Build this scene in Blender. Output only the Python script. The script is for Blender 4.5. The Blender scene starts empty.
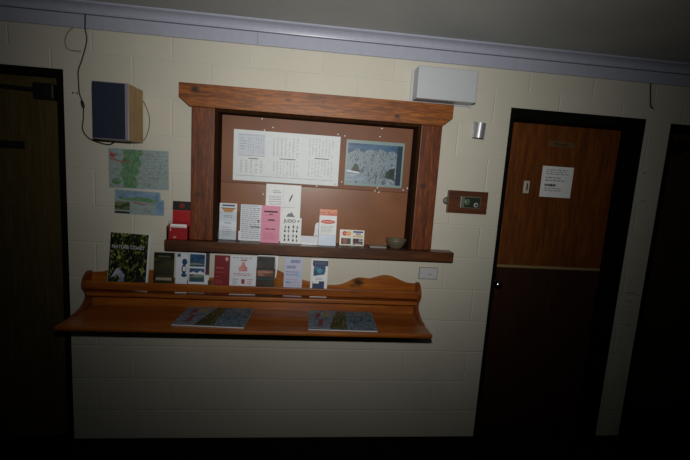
import bpy, bmesh, math, random
from mathutils import Vector, Matrix
random.seed(7)
S = bpy.context.scene
COL = S.collection
PI = math.pi

# ------------------------------------------------------------------ materials
_M = {}
def srgb(c):
    return tuple(((v/255)/12.92 if v/255 <= .04045 else (((v/255)+.055)/1.055)**2.4) for v in c[:3]) + (1,)

def base(name):
    m = bpy.data.materials.new(name); m.use_nodes = True
    nt = m.node_tree; b = nt.nodes['Principled BSDF']
    return m, nt, b

def N(nt, t, **kw):
    n = nt.nodes.new(t)
    for k, v in kw.items(): setattr(n, k, v)
    return n

def coords(nt, scale=(1,1,1), loc=(0,0,0), rot=(0,0,0), out='Object'):
    tc = N(nt, 'ShaderNodeTexCoord'); mp = N(nt, 'ShaderNodeMapping')
    mp.inputs['Scale'].default_value = scale
    mp.inputs['Location'].default_value = loc
    mp.inputs['Rotation'].default_value = rot
    nt.links.new(tc.outputs[out], mp.inputs['Vector'])
    return mp.outputs['Vector']

def ramp(nt, fac, stops, interp='LINEAR'):
    r = N(nt, 'ShaderNodeValToRGB'); cr = r.color_ramp; cr.interpolation = interp
    while len(cr.elements) < len(stops): cr.elements.new(.5)
    for e, (p, c) in zip(cr.elements, stops): e.position = p; e.color = c if len(c) == 4 else tuple(c)+(1,)
    nt.links.new(fac, r.inputs['Fac'])
    return r.outputs['Color']

def bump(nt, b, h, strength=.3, dist=.002):
    bp = N(nt, 'ShaderNodeBump'); bp.inputs['Strength'].default_value = strength
    bp.inputs['Distance'].default_value = dist
    nt.links.new(h, bp.inputs['Height']); nt.links.new(bp.outputs['Normal'], b.inputs['Normal'])

def plain(name, col, rough=.6, metal=0., var=.03, spec=.5, coat=0.):
    """paint, paper or plastic with a faint mottling"""
    if name in _M: return _M[name]
    m, nt, b = base(name)
    v = coords(nt, (1,1,1))
    n = N(nt, 'ShaderNodeTexNoise'); n.inputs['Scale'].default_value = 35; n.inputs['Detail'].default_value = 3
    nt.links.new(v, n.inputs['Vector'])
    c = srgb(col)
    lo = tuple(x*(1-var) for x in c[:3])+(1,); hi = tuple(min(1, x*(1+var)) for x in c[:3])+(1,)
    nt.links.new(ramp(nt, n.outputs['Fac'], [(.3, lo), (.7, hi)]), b.inputs['Base Color'])
    b.inputs['Roughness'].default_value = rough; b.inputs['Metallic'].default_value = metal
    b.inputs['Specular IOR Level'].default_value = spec
    b.inputs['Coat Weight'].default_value = coat
    _M[name] = m; return m

def wood(name, dark, mid, light, grain='x', ring=1., rough=.45, knots=(), coat=.15, scale=1., fine=.5):
    if name in _M: return _M[name]
    m, nt, b = base(name)
    s = {'x': (1.3, 14, 14), 'z': (14, 14, 1.3), 'y': (14, 1.3, 14)}[grain]
    s = tuple(k*scale for k in s)
    v = coords(nt, s)
    n1 = N(nt, 'ShaderNodeTexNoise'); n1.inputs['Scale'].default_value = 1.6*ring; n1.inputs['Detail'].default_value = 5
    n1.inputs['Distortion'].default_value = .9
    nt.links.new(v, n1.inputs['Vector'])
    n2 = N(nt, 'ShaderNodeTexNoise'); n2.inputs['Scale'].default_value = 9*ring; n2.inputs['Detail'].default_value = 4
    nt.links.new(v, n2.inputs['Vector'])
    mx = N(nt, 'ShaderNodeMix', data_type='FLOAT'); mx.inputs['Factor'].default_value = fine*.6
    nt.links.new(n1.outputs['Fac'], mx.inputs['A']); nt.links.new(n2.outputs['Fac'], mx.inputs['B'])
    col = ramp(nt, mx.outputs['Result'], [(.32, srgb(dark)), (.5, srgb(mid)), (.68, srgb(light))])
    for (kx, ky, kz, r, strength) in knots:
        tc = N(nt, 'ShaderNodeTexCoord'); d = N(nt, 'ShaderNodeVectorMath', operation='DISTANCE')
        sc = N(nt, 'ShaderNodeVectorMath', operation='MULTIPLY'); sc.inputs[1].default_value = (.7, 0, 1)
        nt.links.new(tc.outputs['Object'], sc.inputs[0]); nt.links.new(sc.outputs[0], d.inputs[0])
        d.inputs[1].default_value = (kx*.7, 0, kz)
        ad = N(nt, 'ShaderNodeMath', operation='MULTIPLY_ADD'); ad.inputs[1].default_value = r*.9; ad.inputs[2].default_value = -r*.45
        nt.links.new(n2.outputs['Fac'], ad.inputs[0])
        sm = N(nt, 'ShaderNodeMath', operation='ADD'); nt.links.new(d.outputs['Value'], sm.inputs[0]); nt.links.new(ad.outputs[0], sm.inputs[1])
        mr = N(nt, 'ShaderNodeMapRange'); mr.inputs['From Min'].default_value = r*.35; mr.inputs['From Max'].default_value = r
        mr.inputs['To Min'].default_value = strength; mr.inputs['To Max'].default_value = 0
        nt.links.new(sm.outputs[0], mr.inputs['Value'])
        mm = N(nt, 'ShaderNodeMix', data_type='RGBA'); nt.links.new(mr.outputs['Result'], mm.inputs['Factor'])
        nt.links.new(col, mm.inputs['A']); mm.inputs['B'].default_value = srgb([c*.3 for c in dark])
        col = mm.outputs['Result']
    nt.links.new(col, b.inputs['Base Color'])
    b.inputs['Roughness'].default_value = rough; b.inputs['Coat Weight'].default_value = coat
    b.inputs['Coat Roughness'].default_value = .35
    bump(nt, b, mx.outputs['Result'], .25, .002)
    _M[name] = m; return m

def picture(name, stops, scale=6, stretch=(1,1,1), rough=.4, distort=1.2, detail=6, seed=0.):
    """a printed picture: soft coloured patches"""
    if name in _M: return _M[name]
    m, nt, b = base(name)
    v = coords(nt, stretch, (seed, seed*.7, seed*1.3))
    n = N(nt, 'ShaderNodeTexNoise'); n.inputs['Scale'].default_value = scale; n.inputs['Detail'].default_value = detail
    n.inputs['Distortion'].default_value = distort
    nt.links.new(v, n.inputs['Vector'])
    nt.links.new(ramp(nt, n.outputs['Fac'], [(p, srgb(c)) for p, c in stops]), b.inputs['Base Color'])
    b.inputs['Roughness'].default_value = rough
    _M[name] = m; return m

def block_wall():
    m, nt, b = base('painted block wall')
    tc = N(nt, 'ShaderNodeTexCoord'); sp = N(nt, 'ShaderNodeSeparateXYZ'); cb = N(nt, 'ShaderNodeCombineXYZ')
    nt.links.new(tc.outputs['Object'], sp.inputs[0])
    ax = N(nt, 'ShaderNodeMath', operation='ADD'); ax.inputs[1].default_value = 4.0 + BRICK_SHIFT
    nt.links.new(sp.outputs['X'], ax.inputs[0]); nt.links.new(ax.outputs[0], cb.inputs['X']); nt.links.new(sp.outputs['Z'], cb.inputs['Y'])
    # slightly wandering joints
    wn = N(nt, 'ShaderNodeTexNoise'); wn.inputs['Scale'].default_value = 3
    nt.links.new(tc.outputs['Object'], wn.inputs['Vector'])
    wv = N(nt, 'ShaderNodeVectorMath', operation='MULTIPLY_ADD'); wv.inputs[1].default_value = (.006, .006, 0); wv.inputs[2].default_value = (-.003, -.003, 0)
    nt.links.new(wn.outputs['Color'], wv.inputs[0])
    ad = N(nt, 'ShaderNodeVectorMath', operation='ADD'); nt.links.new(cb.outputs[0], ad.inputs[0]); nt.links.new(wv.outputs[0], ad.inputs[1])
    def br(ms, smooth):
        k = N(nt, 'ShaderNodeTexBrick'); k.offset = .5; k.offset_frequency = 2; k.squash = 1
        k.inputs['Scale'].default_value = 1; k.inputs['Mortar Size'].default_value = ms; k.inputs['Mortar Smooth'].default_value = smooth
        k.inputs['Brick Width'].default_value = .4; k.inputs['Row Height'].default_value = .2
        k.inputs['Color1'].default_value = srgb((209, 204, 190)); k.inputs['Color2'].default_value = srgb((213, 208, 194))
        k.inputs['Mortar'].default_value = srgb((222, 218, 206))
        nt.links.new(ad.outputs[0], k.inputs['Vector']); return k
    k = br(.0035, .6)
    n = N(nt, 'ShaderNodeTexNoise'); n.inputs['Scale'].default_value = 2.2; n.inputs['Detail'].default_value = 4
    nt.links.new(tc.outputs['Object'], n.inputs['Vector'])
    mx = N(nt, 'ShaderNodeMix', data_type='RGBA', blend_type='MULTIPLY'); mx.inputs['Factor'].default_value = 1
    nt.links.new(k.outputs['Color'], mx.inputs['A'])
    nt.links.new(ramp(nt, n.outputs['Fac'], [(.3, (.93, .93, .92, 1)), (.7, (1.0, 1.0, 1.0, 1))]), mx.inputs['B'])
    nt.links.new(mx.outputs['Result'], b.inputs['Base Color'])
    b.inputs['Roughness'].default_value = .55; b.inputs['Specular IOR Level'].default_value = .3
    g = N(nt, 'ShaderNodeTexNoise'); g.inputs['Scale'].default_value = 160; g.inputs['Detail'].default_value = 3
    nt.links.new(tc.outputs['Object'], g.inputs['Vector'])
    k2 = br(.006, 1.)
    h = N(nt, 'ShaderNodeMath', operation='MULTIPLY_ADD'); h.inputs[1].default_value = -1.0
    nt.links.new(k2.outputs['Fac'], h.inputs[0])
    gs = N(nt, 'ShaderNodeMath', operation='MULTIPLY'); gs.inputs[1].default_value = .18
    nt.links.new(g.outputs['Fac'], gs.inputs[0]); nt.links.new(gs.outputs[0], h.inputs[2])
    bump(nt, b, h.outputs[0], .7, .0032)
    return m
BRICK_SHIFT = .2

# ------------------------------------------------------------------ mesh helpers
def link(o, parent=None):
    COL.objects.link(o)
    if parent is not None: o.parent = parent
    return o

def obj(name, bm, mats, parent=None, loc=None, smooth=False):
    me = bpy.data.meshes.new(name)
    bm.normal_update(); bm.to_mesh(me); bm.free()
    for m in (mats if isinstance(mats, (list, tuple)) else [mats]): me.materials.append(m)
    if smooth:
        for p in me.polygons: p.use_smooth = True
    o = bpy.data.objects.new(name, me)
    if loc: o.location = loc
    return link(o, parent)

def thing(name, label, cat, loc=(0,0,0), rot=(0,0,0), group=None):
    o = bpy.data.objects.new(name, None); o.empty_display_size = .05
    o.location = loc; o.rotation_euler = rot
    link(o); return tag(o, label, cat, group)

def tag(o, label, cat, group=None):
    o['label'] = label; o['category'] = cat
    if group: o['group'] = group
    return o

def struct(o, label=None):
    o['kind'] = 'structure'
    if label: o['label'] = label
    return o

def box(bm, x0, x1, y0, y1, z0, z1, bev=0., seg=2, mi=0):
    """axis box, optionally with rounded edges"""
    r = bmesh.ops.create_cube(bm, size=1)
    vs = r['verts']
    for v in vs:
        v.co = Vector(((x0+x1)/2+v.co.x*(x1-x0), (y0+y1)/2+v.co.y*(y1-y0), (z0+z1)/2+v.co.z*(z1-z0)))
    fs = {f for v in vs for f in v.link_faces}
    for f in fs: f.material_index = mi
    if bev > 0:
        es = list({e for v in vs for e in v.link_edges})
        bmesh.ops.bevel(bm, geom=es, offset=bev, segments=seg, affect='EDGES', profile=.5)
    return bm

def prism(bm, pts, axis, a, b_, mi=0, bev=0.):
    """closed outline pts swept along an axis. 'x': pts are (y,z); 'y': pts are (x,z); 'z': pts are (x,y)"""
    def P(p, t):
        return {'x': (t, p[0], p[1]), 'y': (p[0], t, p[1]), 'z': (p[0], p[1], t)}[axis]
    va = [bm.verts.new(P(p, a)) for p in pts]; vb = [bm.verts.new(P(p, b_)) for p in pts]
    n = len(pts)
    fs = [bm.faces.new(va), bm.faces.new(vb[::-1])]
    for i in range(n): fs.append(bm.faces.new((va[i], vb[i], vb[(i+1) % n], va[(i+1) % n])))
    for f in fs: f.material_index = mi
    bmesh.ops.recalc_face_normals(bm, faces=fs)
    if bev > 0:
        es = list({e for e in fs[0].edges} | {e for e in fs[1].edges})
        bmesh.ops.bevel(bm, geom=es, offset=bev, segments=2, affect='EDGES')
    return bm

def tube(bm, pts, r, seg=8, mi=0):
    pts = [Vector(p) for p in pts]; rings = []
    for i, p in enumerate(pts):
        t = (pts[min(i+1, len(pts)-1)] - pts[max(i-1, 0)]).normalized()
        a = t.cross(Vector((0, 1, 0)));  a = a if a.length > .1 else t.cross(Vector((1, 0, 0)))
        a.normalize(); c = t.cross(a)
        rr = r[i] if isinstance(r, (list, tuple)) else r
        rings.append([bm.verts.new(p + (a*math.cos(2*PI*k/seg) + c*math.sin(2*PI*k/seg))*rr) for k in range(seg)])
    for A, B in zip(rings, rings[1:]):
        for k in range(seg):
            bm.faces.new((A[k], A[(k+1) % seg], B[(k+1) % seg], B[k])).material_index = mi
    bm.faces.new(rings[0][::-1]); bm.faces.new(rings[-1])
    bmesh.ops.recalc_face_normals(bm, faces=bm.faces)
    return bm

def smooth_path(pts, n=8):
    pts = [Vector(p) for p in pts]; out = []
    for i in range(len(pts)-1):
        p0 = pts[max(i-1, 0)]; p1 = pts[i]; p2 = pts[i+1]; p3 = pts[min(i+2, len(pts)-1)]
        for k in range(n):
            t = k/n
            out.append(.5*((2*p1)+(-p0+p2)*t+(2*p0-5*p1+4*p2-p3)*t*t+(-p0+3*p1-3*p2+p3)*t**3))
    return out + [pts[-1]]

def lathe(bm, prof, seg=32, axis='z', c=(0,0,0), mi=0):
    """prof: (radius, height) pairs; swept about an axis through c ('y' turns the height toward -Y)"""
    c = Vector(c); rings = []
    for r, h in prof:
        ring = []
        for k in range(seg):
            a = 2*PI*k/seg; x, y = max(r, 1e-5)*math.cos(a), max(r, 1e-5)*math.sin(a)
            ring.append(bm.verts.new(c + (Vector((x, y, h)) if axis == 'z' else Vector((x, -h, y)))))
        rings.append(ring)
    for A, B in zip(rings, rings[1:]):
        for k in range(seg): bm.faces.new((A[k], A[(k+1) % seg], B[(k+1) % seg], B[k])).material_index = mi
    bm.faces.new(rings[0][::-1]); bm.faces.new(rings[-1])
    bmesh.ops.recalc_face_normals(bm, faces=bm.faces)
    return bm

def B(): return bmesh.new()

# print on a sheet: rectangles / polygons just in front of a sheet's face (y = yf in the thing's own frame)
def prints(name, parent, items, yf, W, H, step=.00012):
    """items: (kind, data, material); u,v in 0..1 over W x H, u from the left edge, v up"""
    bm = B(); mats = []
    for k, (poly, mat) in enumerate(items):
        if mat not in mats: mats.append(mat)
        y = yf - .0004 - step*min(k, 6)
        f = bm.faces.new([bm.verts.new(((u-.5)*W, y, v*H)) for u, v in poly])
        f.material_index = mats.index(mat)
        f.normal_update()
        if f.normal.y > 0: f.normal_flip()
    return obj(name, bm, mats, parent)

def R(u0, v0, u1, v1): return [(u0, v0), (u1, v0), (u1, v1), (u0, v1)]
def oval(u, v, ru, rv, n=24): return [(u+ru*math.cos(2*PI*k/n), v+rv*math.sin(2*PI*k/n)) for k in range(n)]
def textblock(u0, v0, u1, v1, rows, mat, fill=.8, th=.35, ragged=.3):
    out = []; dv = (v1-v0)/rows
    for i in range(rows):
        v = v1-(i+.5)*dv; u = u0; end = u1-(u1-u0)*ragged*random.random()
        while u < end:
            w = (u1-u0)*random.uniform(.08, .22); e = min(u+w, end)
            out.append((R(u, v-dv*th/2, e, v+dv*th/2), mat)); u = e+(u1-u0)*.03/fill
    return out
def table(u0, v0, u1, v1, rows, cols, mat, w=.5):
    out = []; dv = (v1-v0)/rows; du = (u1-u0)/cols
    for i in range(rows):
        for j in range(cols):
            if random.random() < .12: continue
            u = u0+j*du; v = v0+i*dv
            out.append((R(u+du*.15, v+dv*.3, u+du*(.15+w*random.uniform(.6, 1.1)), v+dv*.62), mat))
    return out

def lettering(name, parent, text, size, loc, mat, rot=(PI/2, 0, 0), width=None, extrude=.0003, bold=0.):
    cu = bpy.data.curves.new(name, 'FONT'); cu.body = text; cu.size = size
    cu.align_x = 'CENTER'; cu.align_y = 'CENTER'; cu.extrude = extrude; cu.offset = bold
    t = bpy.data.objects.new(name+'_source', cu); COL.objects.link(t)
    bpy.context.view_layer.update()
    dg = bpy.context.evaluated_depsgraph_get()
    me = bpy.data.meshes.new_from_object(t.evaluated_get(dg))
    bpy.data.objects.remove(t); bpy.data.curves.remove(cu)
    xs = [v.co.x for v in me.vertices]
    if width and xs:
        k = width/(max(xs)-min(xs))
        for v in me.vertices: v.co.x *= k
    M = Matrix.Translation(loc) @ Matrix.Rotation(rot[2], 4, 'Z') @ Matrix.Rotation(rot[1], 4, 'Y') @ Matrix.Rotation(rot[0], 4, 'X')
    me.transform(M); me.name = name
    me.materials.clear(); me.materials.append(mat)
    o = bpy.data.objects.new(name, me)
    return link(o, parent)

# ------------------------------------------------------------------ shared materials
INK = plain('grey ink', (132, 135, 146), .7)
INKD = plain('dark ink', (28, 28, 34), .6)
PAPER = plain('white paper', (240, 242, 244), .55, spec=.4)
PAPERB = plain('bluish white paper', (222, 227, 236), .5, spec=.4)
BLACK = plain('black paint', (14, 15, 14), .5)
DARKFR = wood('dark stained frame wood', (8, 8, 6), (12, 12, 9), (17, 16, 12), 'z', coat=0, rough=.8)
CHROME = plain('polished steel', (200, 200, 205), .18, 1., .02)
STEEL = plain('brushed steel', (150, 150, 150), .35, 1., .05)
def acrylic():
    m, nt, b = base('clear acrylic')
    out = nt.nodes['Material Output']
    tr = N(nt, 'ShaderNodeBsdfTransparent'); tr.inputs['Color'].default_value = (.96, .97, .97, 1)
    gl = N(nt, 'ShaderNodeBsdfGlossy'); gl.inputs['Roughness'].default_value = .15
    fr = N(nt, 'ShaderNodeFresnel'); fr.inputs['IOR'].default_value = 1.45
    n = N(nt, 'ShaderNodeTexNoise'); n.inputs['Scale'].default_value = 20
    mr = N(nt, 'ShaderNodeMapRange'); mr.inputs['To Min'].default_value = .1; mr.inputs['To Max'].default_value = .2
    nt.links.new(n.outputs['Fac'], mr.inputs['Value']); nt.links.new(mr.outputs['Result'], gl.inputs['Roughness'])
    mx = N(nt, 'ShaderNodeMixShader'); nt.links.new(fr.outputs[0], mx.inputs[0]); nt.links.new(tr.outputs[0], mx.inputs[1]); nt.links.new(gl.outputs[0], mx.inputs[2])
    nt.links.new(mx.outputs[0], out.inputs['Surface'])
    nt.nodes.remove(b)
    return m
CLEAR = acrylic()
GLINT = plain('painted white glint', (238, 242, 250), .25, 0, .02, .8)  # white colour standing for flash glints on the clear holders

# ------------------------------------------------------------------ setting
WX0, WX1, CEIL = -1.7, 4.6, 2.43
holes = [(-1.16, -.342, 0, 2.104), (.44, 1.564, 1.20, 1.962), (2.105, 2.966, 0, 2.106), (3.134, 4.0, 0, 2.092)]
WT = .2
def make_wall():
    xs = sorted({WX0, WX1} | {h[0] for h in holes} | {h[1] for h in holes})
    zs = sorted({0, CEIL} | {h[2] for h in holes} | {h[3] for h in holes})
    solid = lambda i, j: 0 <= i < len(xs)-1 and 0 <= j < len(zs)-1 and not any(
        h[0]-1e-6 <= xs[i] and xs[i+1] <= h[1]+1e-6 and h[2]-1e-6 <= zs[j] and zs[j+1] <= h[3]+1e-6 for h in holes)
    bm = B()
    def q(*p): bm.faces.new([bm.verts.new(c) for c in p])
    for i in range(len(xs)-1):
        for j in range(len(zs)-1):
            if not solid(i, j): continue
            a, b, c, d = xs[i], xs[i+1], zs[j], zs[j+1]
            q((a,0,c), (b,0,c), (b,0,d), (a,0,d)); q((a,WT,c), (a,WT,d), (b,WT,d), (b,WT,c))
            if not solid(i-1, j): q((a,0,c), (a,0,d), (a,WT,d), (a,WT,c))
            if not solid(i+1, j): q((b,0,c), (b,WT,c), (b,WT,d), (b,0,d))
            if not solid(i, j-1): q((a,0,c), (a,WT,c), (b,WT,c), (b,0,c))
            if not solid(i, j+1): q((a,0,d), (b,0,d), (b,WT,d), (a,WT,d))
    bmesh.ops.remove_doubles(bm, verts=bm.verts, dist=1e-5)
    bmesh.ops.recalc_face_normals(bm, faces=bm.faces)
    return obj('wall_back', bm, block_wall())
wall = struct(make_wall(), 'cream painted concrete block wall')

SCUFF = plain('dark scuff', (70, 66, 58), .7)
for x0, x1, z, th in ((2.995, 3.03, 1.785, .004), (3.015, 3.05, 1.613, .004), (3.02, 3.085, 1.02, .005), (3.035, 3.075, .965, .004), (3.05, 3.09, .893, .004), (3.03, 3.05, 1.087, .004), (3.06, 3.09, .80, .004)):
    bm = B(); prism(bm, [(x0, z-th/2), (x1, z-th*.2), (x1-.004, z+th/2), (x0+.006, z+th*.3)], 'y', -.0008, -.0001); obj('scuff_mark', bm, SCUFF, wall)

def floor_mat():
    m, nt, b = base('near black carpet')
    v = coords(nt)
    n = N(nt, 'ShaderNodeTexNoise'); n.inputs['Scale'].default_value = 260; n.inputs['Detail'].default_value = 3
    nt.links.new(v, n.inputs['Vector'])
    nt.links.new(ramp(nt, n.outputs['Fac'], [(.35, srgb((9, 9, 9))), (.65, srgb((24, 23, 22)))]), b.inputs['Base Color'])
    b.inputs['Roughness'].default_value = .95; b.inputs['Specular IOR Level'].default_value = .1
    bump(nt, b, n.outputs['Fac'], .6, .004); return m
bm = B(); box(bm, WX0, WX1, -4.2, WT, -.08, .02)
struct(obj('floor', bm, floor_mat()))
def ceil_mat():
    m, nt, b = base('grey white ceiling paint')
    v = coords(nt)
    n = N(nt, 'ShaderNodeTexNoise'); n.inputs['Scale'].default_value = 3; n.inputs['Detail'].default_value = 5
    nt.links.new(v, n.inputs['Vector'])
    nt.links.new(ramp(nt, n.outputs['Fac'], [(.3, srgb((168, 170, 168))), (.7, srgb((180, 181, 177)))]), b.inputs['Base Color'])
    b.inputs['Roughness'].default_value = .8
    bump(nt, b, n.outputs['Fac'], .15, .01); return m
bm = B(); box(bm, WX0, WX1, -4.2, WT, CEIL, CEIL+.08)
struct(obj('ceiling', bm, ceil_mat()))

TRIM = plain('lavender white gloss paint', (176, 179, 196), .3, 0, .04)
# fascia board of two lengths, butt joint at x = .645
for i, (a, b_) in enumerate([(WX0, .643), (.646, WX1)]):
    bm = B(); box(bm, a, b_, -.016, -.0005, 2.312, 2.377, .002)
    struct(obj('trim_%d' % (i+1), bm, TRIM), 'pale lavender board under the cornice')
bm = B()
prof = [(-.0005, CEIL-.0005), (-.066, CEIL-.0005), (-.066, CEIL-.009), (-.058, CEIL-.012)]
for k in range(7):
    a = k/6*PI/2
    prof.append((-.058+.036*math.sin(a)*1.0, CEIL-.012-.030*(1-math.cos(a))))
prof += [(-.024, 2.386), (-.022, 2.380), (-.0005, 2.380)]
prism(bm, prof, 'x', WX0, WX1)
struct(obj('trim_3', bm, TRIM), 'pale lavender moulded cornice')

# ------------------------------------------------------------------ doors
DOORW = wood('orange brown door veneer', (82, 40, 7), (108, 56, 11), (132, 74, 18), 'z', ring=.9, coat=.1, scale=2.2, rough=.5)
DOORL = wood('dark red kick panel veneer', (44, 20, 7), (52, 25, 9), (62, 30, 11), 'z', coat=.05, scale=2, rough=.55)
DOORO = wood('olive brown door veneer', (66, 54, 24), (80, 66, 31), (94, 80, 42), 'z', coat=.05, scale=2.2, rough=.6)
def door_frame(parent, x0, x1, top, w, head, dy=.004, wr=None):
    wr = wr or w
    for (a, b_) in ((x0+.001, x0+w), (x1-wr, x1-.001)):
        bm = B(); box(bm, a, b_, -dy, WT-.01, .02, top-.001, .002); obj('jamb', bm, DARKFR, parent)
    bm = B(); box(bm, x0+w, x1-wr, -dy, WT-.01, top-head, top-.001, .002); obj('frame_head', bm, DARKFR, parent)
def closer(parent, x, y, z, armdir):
    bm = B(); box(bm, x-.05, x+.05, y-.06, y-.001, z-.04, z+.04, .006); obj('closer_body', bm, BLACK, parent)
    bm = B(); tube(bm, [(x, y-.07, z+.0), (x+armdir*.32, y-.075, z+.012)], .009, 8); lathe(bm, [(.016, .0), (.016, .016)], 16, 'y', (x, y-.06, z)); obj('closer_arm', bm, BLACK, parent)

# door 1 (left edge of the view)
d1 = thing('door_1', 'olive brown door at the left edge with dark frame and closer', 'door'); struct(d1)
del d1['category']
door_frame(d1, -1.16, -.342, 2.104, .032, .04)
bm = B(); box(bm, -1.125, -.376, .035, .075, .025, 2.062, .002); obj('door_leaf', bm, DOORO, d1)
closer(d1, -.43, .035, 1.985, -1)
bm = B(); box(bm, -.72, -.562, .031, .0348, 1.683, 1.722, .001); obj('name_plate', bm, BLACK, d1)
bm = B(); lathe(bm, [(.022, 0), (.022, .004), (.009, .008), (.009, .035), (.024, .045), (.026, .06), (.016, .07)], 24, 'y', (-1.07, .035, 1.03)); obj('door_knob', bm, STEEL, d1, smooth=True)

# door 2
d2 = thing('door_2', 'orange brown veneer door with dark frame, push strip and kick panel', 'door'); struct(d2)
del d2['category']
door_frame(d2, 2.105, 2.966, 2.106, .024, .060, wr=.045)
LY = .13
bm = B(); box(bm, 2.13, 2.92, LY, LY+.04, 1.146, 2.045, .001); obj('upper_panel', bm, DOORW, d2)
bm = B(); box(bm, 2.13, 2.92, LY, LY+.04, .025, 1.126, .001); obj('kick_panel', bm, DOORL, d2)
bm = B(); box(bm, 2.14, 2.918, LY-.004, LY+.036, 1.127, 1.145, .002); obj('metal_strip', bm, plain('dull bronze strip', (150, 126, 86), .45, 0.), d2)
bm = B(); box(bm, 2.443, 2.613, LY-.003, LY-.0003, 1.915, 1.949, .001); obj('name_plate', bm, plain('dull brown plastic', (104, 78, 46), .5), d2)
lettering('lettering', d2, 'Manager', .028, (2.528, LY-.0034, 1.932), INKD, width=.1)
bm = B(); box(bm, 2.309, 2.347, LY-.012, LY-.0003, 1.612, 1.692, .004); st = obj('slide_sign', bm, plain('cream plastic', (196, 188, 166), .4), d2)
bm = B(); box(bm, 2.325, 2.333, LY-.015, LY-.0122, 1.632, 1.675, .001); obj('slide', bm, BLACK, st)
bm = B(); lathe(bm, [(.024, 0), (.024, .004), (.010, .008), (.010, .03), (.022, .04), (.025, .052), (.018, .062), (.004, .064)], 28, 'y', (2.2, LY, 1.02)); obj('door_knob', bm, CHROME, d2, smooth=True)
bm = B(); lathe(bm, [(.012, 0), (.012, .006), (.008, .009)], 20, 'y', (2.195, LY, 1.075)); obj('keyhole_cylinder', bm, CHROME, d2, smooth=True)

# door 3
d3 = thing('door_3', 'dark brown door at the right edge with closer', 'door'); struct(d3)
del d3['category']
door_frame(d3, 3.134, 4.0, 2.092, .03, .034)
bm = B(); box(bm, 3.166, 3.968, LY, LY+.04, .16, 2.056, .001); obj('door_leaf', bm, wood('dark brown door veneer', (46, 36, 14), (58, 46, 20), (70, 58, 28), 'z', coat=.05, scale=2, rough=.6), d3)
bm = B(); box(bm, 3.166, 3.968, LY-.002, LY+.038, .025, .158, .001); obj('kick_plate', bm, plain('dull dark metal', (60, 50, 40), .5, .6), d3)
closer(d3, 3.27, LY, 1.96, 1)

# paper notice on door 2
t = thing('paper_notice', 'white typed paper notice taped to the orange brown door', 'notice', (2.530, LY-.0012, 1.598))
bm = B(); box(bm, -.105, .105, -.0008, .0008, 0, .195); obj('sheet', bm, PAPER, t)
prints('printed_text', t, textblock(.12, .72, .9, .92, 3, INK)+textblock(.12, .5, .8, .68, 2, INK)+textblock(.12, .33, .55, .45, 1, INKD, th=.6)+textblock(.12, .18, .8, .32, 2, INK), -.0008, .21, .195)

# ------------------------------------------------------------------ hatch with noticeboard
BEAM = wood('orange pine beam', (78, 34, 4), (132, 70, 10), (178, 104, 26), 'x', ring=1.8, rough=.5, fine=.9, coat=.1,
            knots=((.336, 0, 2.05, .022, .9), (1.42, 0, 1.995, .016, .9), (.82, 0, 2.035, .016, .55), (1.01, 0, 2.035, .01, .5)))
POST = wood('red brown stained post', (54, 20, 2), (104, 46, 4), (146, 74, 10), 'z', ring=1.6, fine=.9, rough=.45, coat=.2, knots=((1.6, 0, 1.62, .02, .6), (.36, 0, 1.5, .02, .5)))
SILL = wood('dark brown sill', (44, 22, 8), (80, 42, 15), (108, 62, 24), 'x', rough=.4, coat=.25)
LIN = wood('dark lining wood plus shade', (34, 18, 7), (46, 25, 10), (58, 33, 14), 'z', rough=.9, coat=0)  # dark stained lining, colour deepened further for the shade under the beam
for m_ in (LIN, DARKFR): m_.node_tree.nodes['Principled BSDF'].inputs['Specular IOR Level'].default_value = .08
def board_mat(name, rough, lo, hi):
    m, nt, b = base(name)
    v = coords(nt)
    n = N(nt, 'ShaderNodeTexNoise'); n.inputs['Scale'].default_value = 5; n.inputs['Detail'].default_value = 8
    nt.links.new(v, n.inputs['Vector'])
    nt.links.new(ramp(nt, n.outputs['Fac'], [(.3, srgb(lo)), (.7, srgb(hi))]), b.inputs['Base Color'])
    b.inputs['Roughness'].default_value = rough
    g = N(nt, 'ShaderNodeTexNoise'); g.inputs['Scale'].default_value = 40
    nt.links.new(v, g.inputs['Vector']); bump(nt, b, g.outputs['Fac'], .1, .001)
    return m
h = thing('hatch_surround', 'heavy orange pine surround of the walled-up hatch with brown noticeboard', 'hatch')
bm = B(); prism(bm, [(.254, 2.079), (.254, 2.008), (.308, 1.963), (1.682, 1.963), (1.738, 2.010), (1.738, 2.081)], 'y', -.064, -.0005, bev=.003)
obj('lintel_beam', bm, BEAM, h)
for a, b_ in ((.318, .4385), (1.5655, 1.686)):
    bm = B(); box(bm, a, b_, -.056, -.0005, 1.2485, 1.9625, .004); obj('post', bm, POST, h)
bm = B(); prism(bm, [(.193, 1.247), (.193, 1.196), (.199, 1.191), (1.808, 1.191), (1.814, 1.196), (1.814, 1.247)], 'y', -.092, -.0005, bev=.003)
obj('sill', bm, SILL, h)
bm = B(); box(bm, .4405, 1.5635, -.0005, .075, 1.2005, 1.2465); obj('inner_sill', bm, SILL, h)
for a, b_ in ((.4405, .456), (1.548, 1.5635)):
    bm = B(); box(bm, a, b_, -.054, .06, 1.2475, 1.944); obj('side_lining', bm, LIN, h)
bm = B(); box(bm, .4405, 1.5635, -.054, .06, 1.945, 1.9615); obj('head_lining', bm, LIN, h)
BM_ = board_mat('brown hardboard', .55, (114, 68, 40), (132, 80, 48)); BM2 = board_mat('varnished brown hardboard', .36, (126, 78, 48), (146, 94, 60)); BY = .055
bm = B(); box(bm, .4565, 1.5475, BY-.004, BY+.004, 1.573, 1.9445, .0006); obj('upper_backboard', bm, BM_, h)
bm = B(); box(bm, .4565, 1.5475, BY-.001, BY+.004, 1.2475, 1.5715, .0006); obj('lower_backboard', bm, BM2, h)

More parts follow.
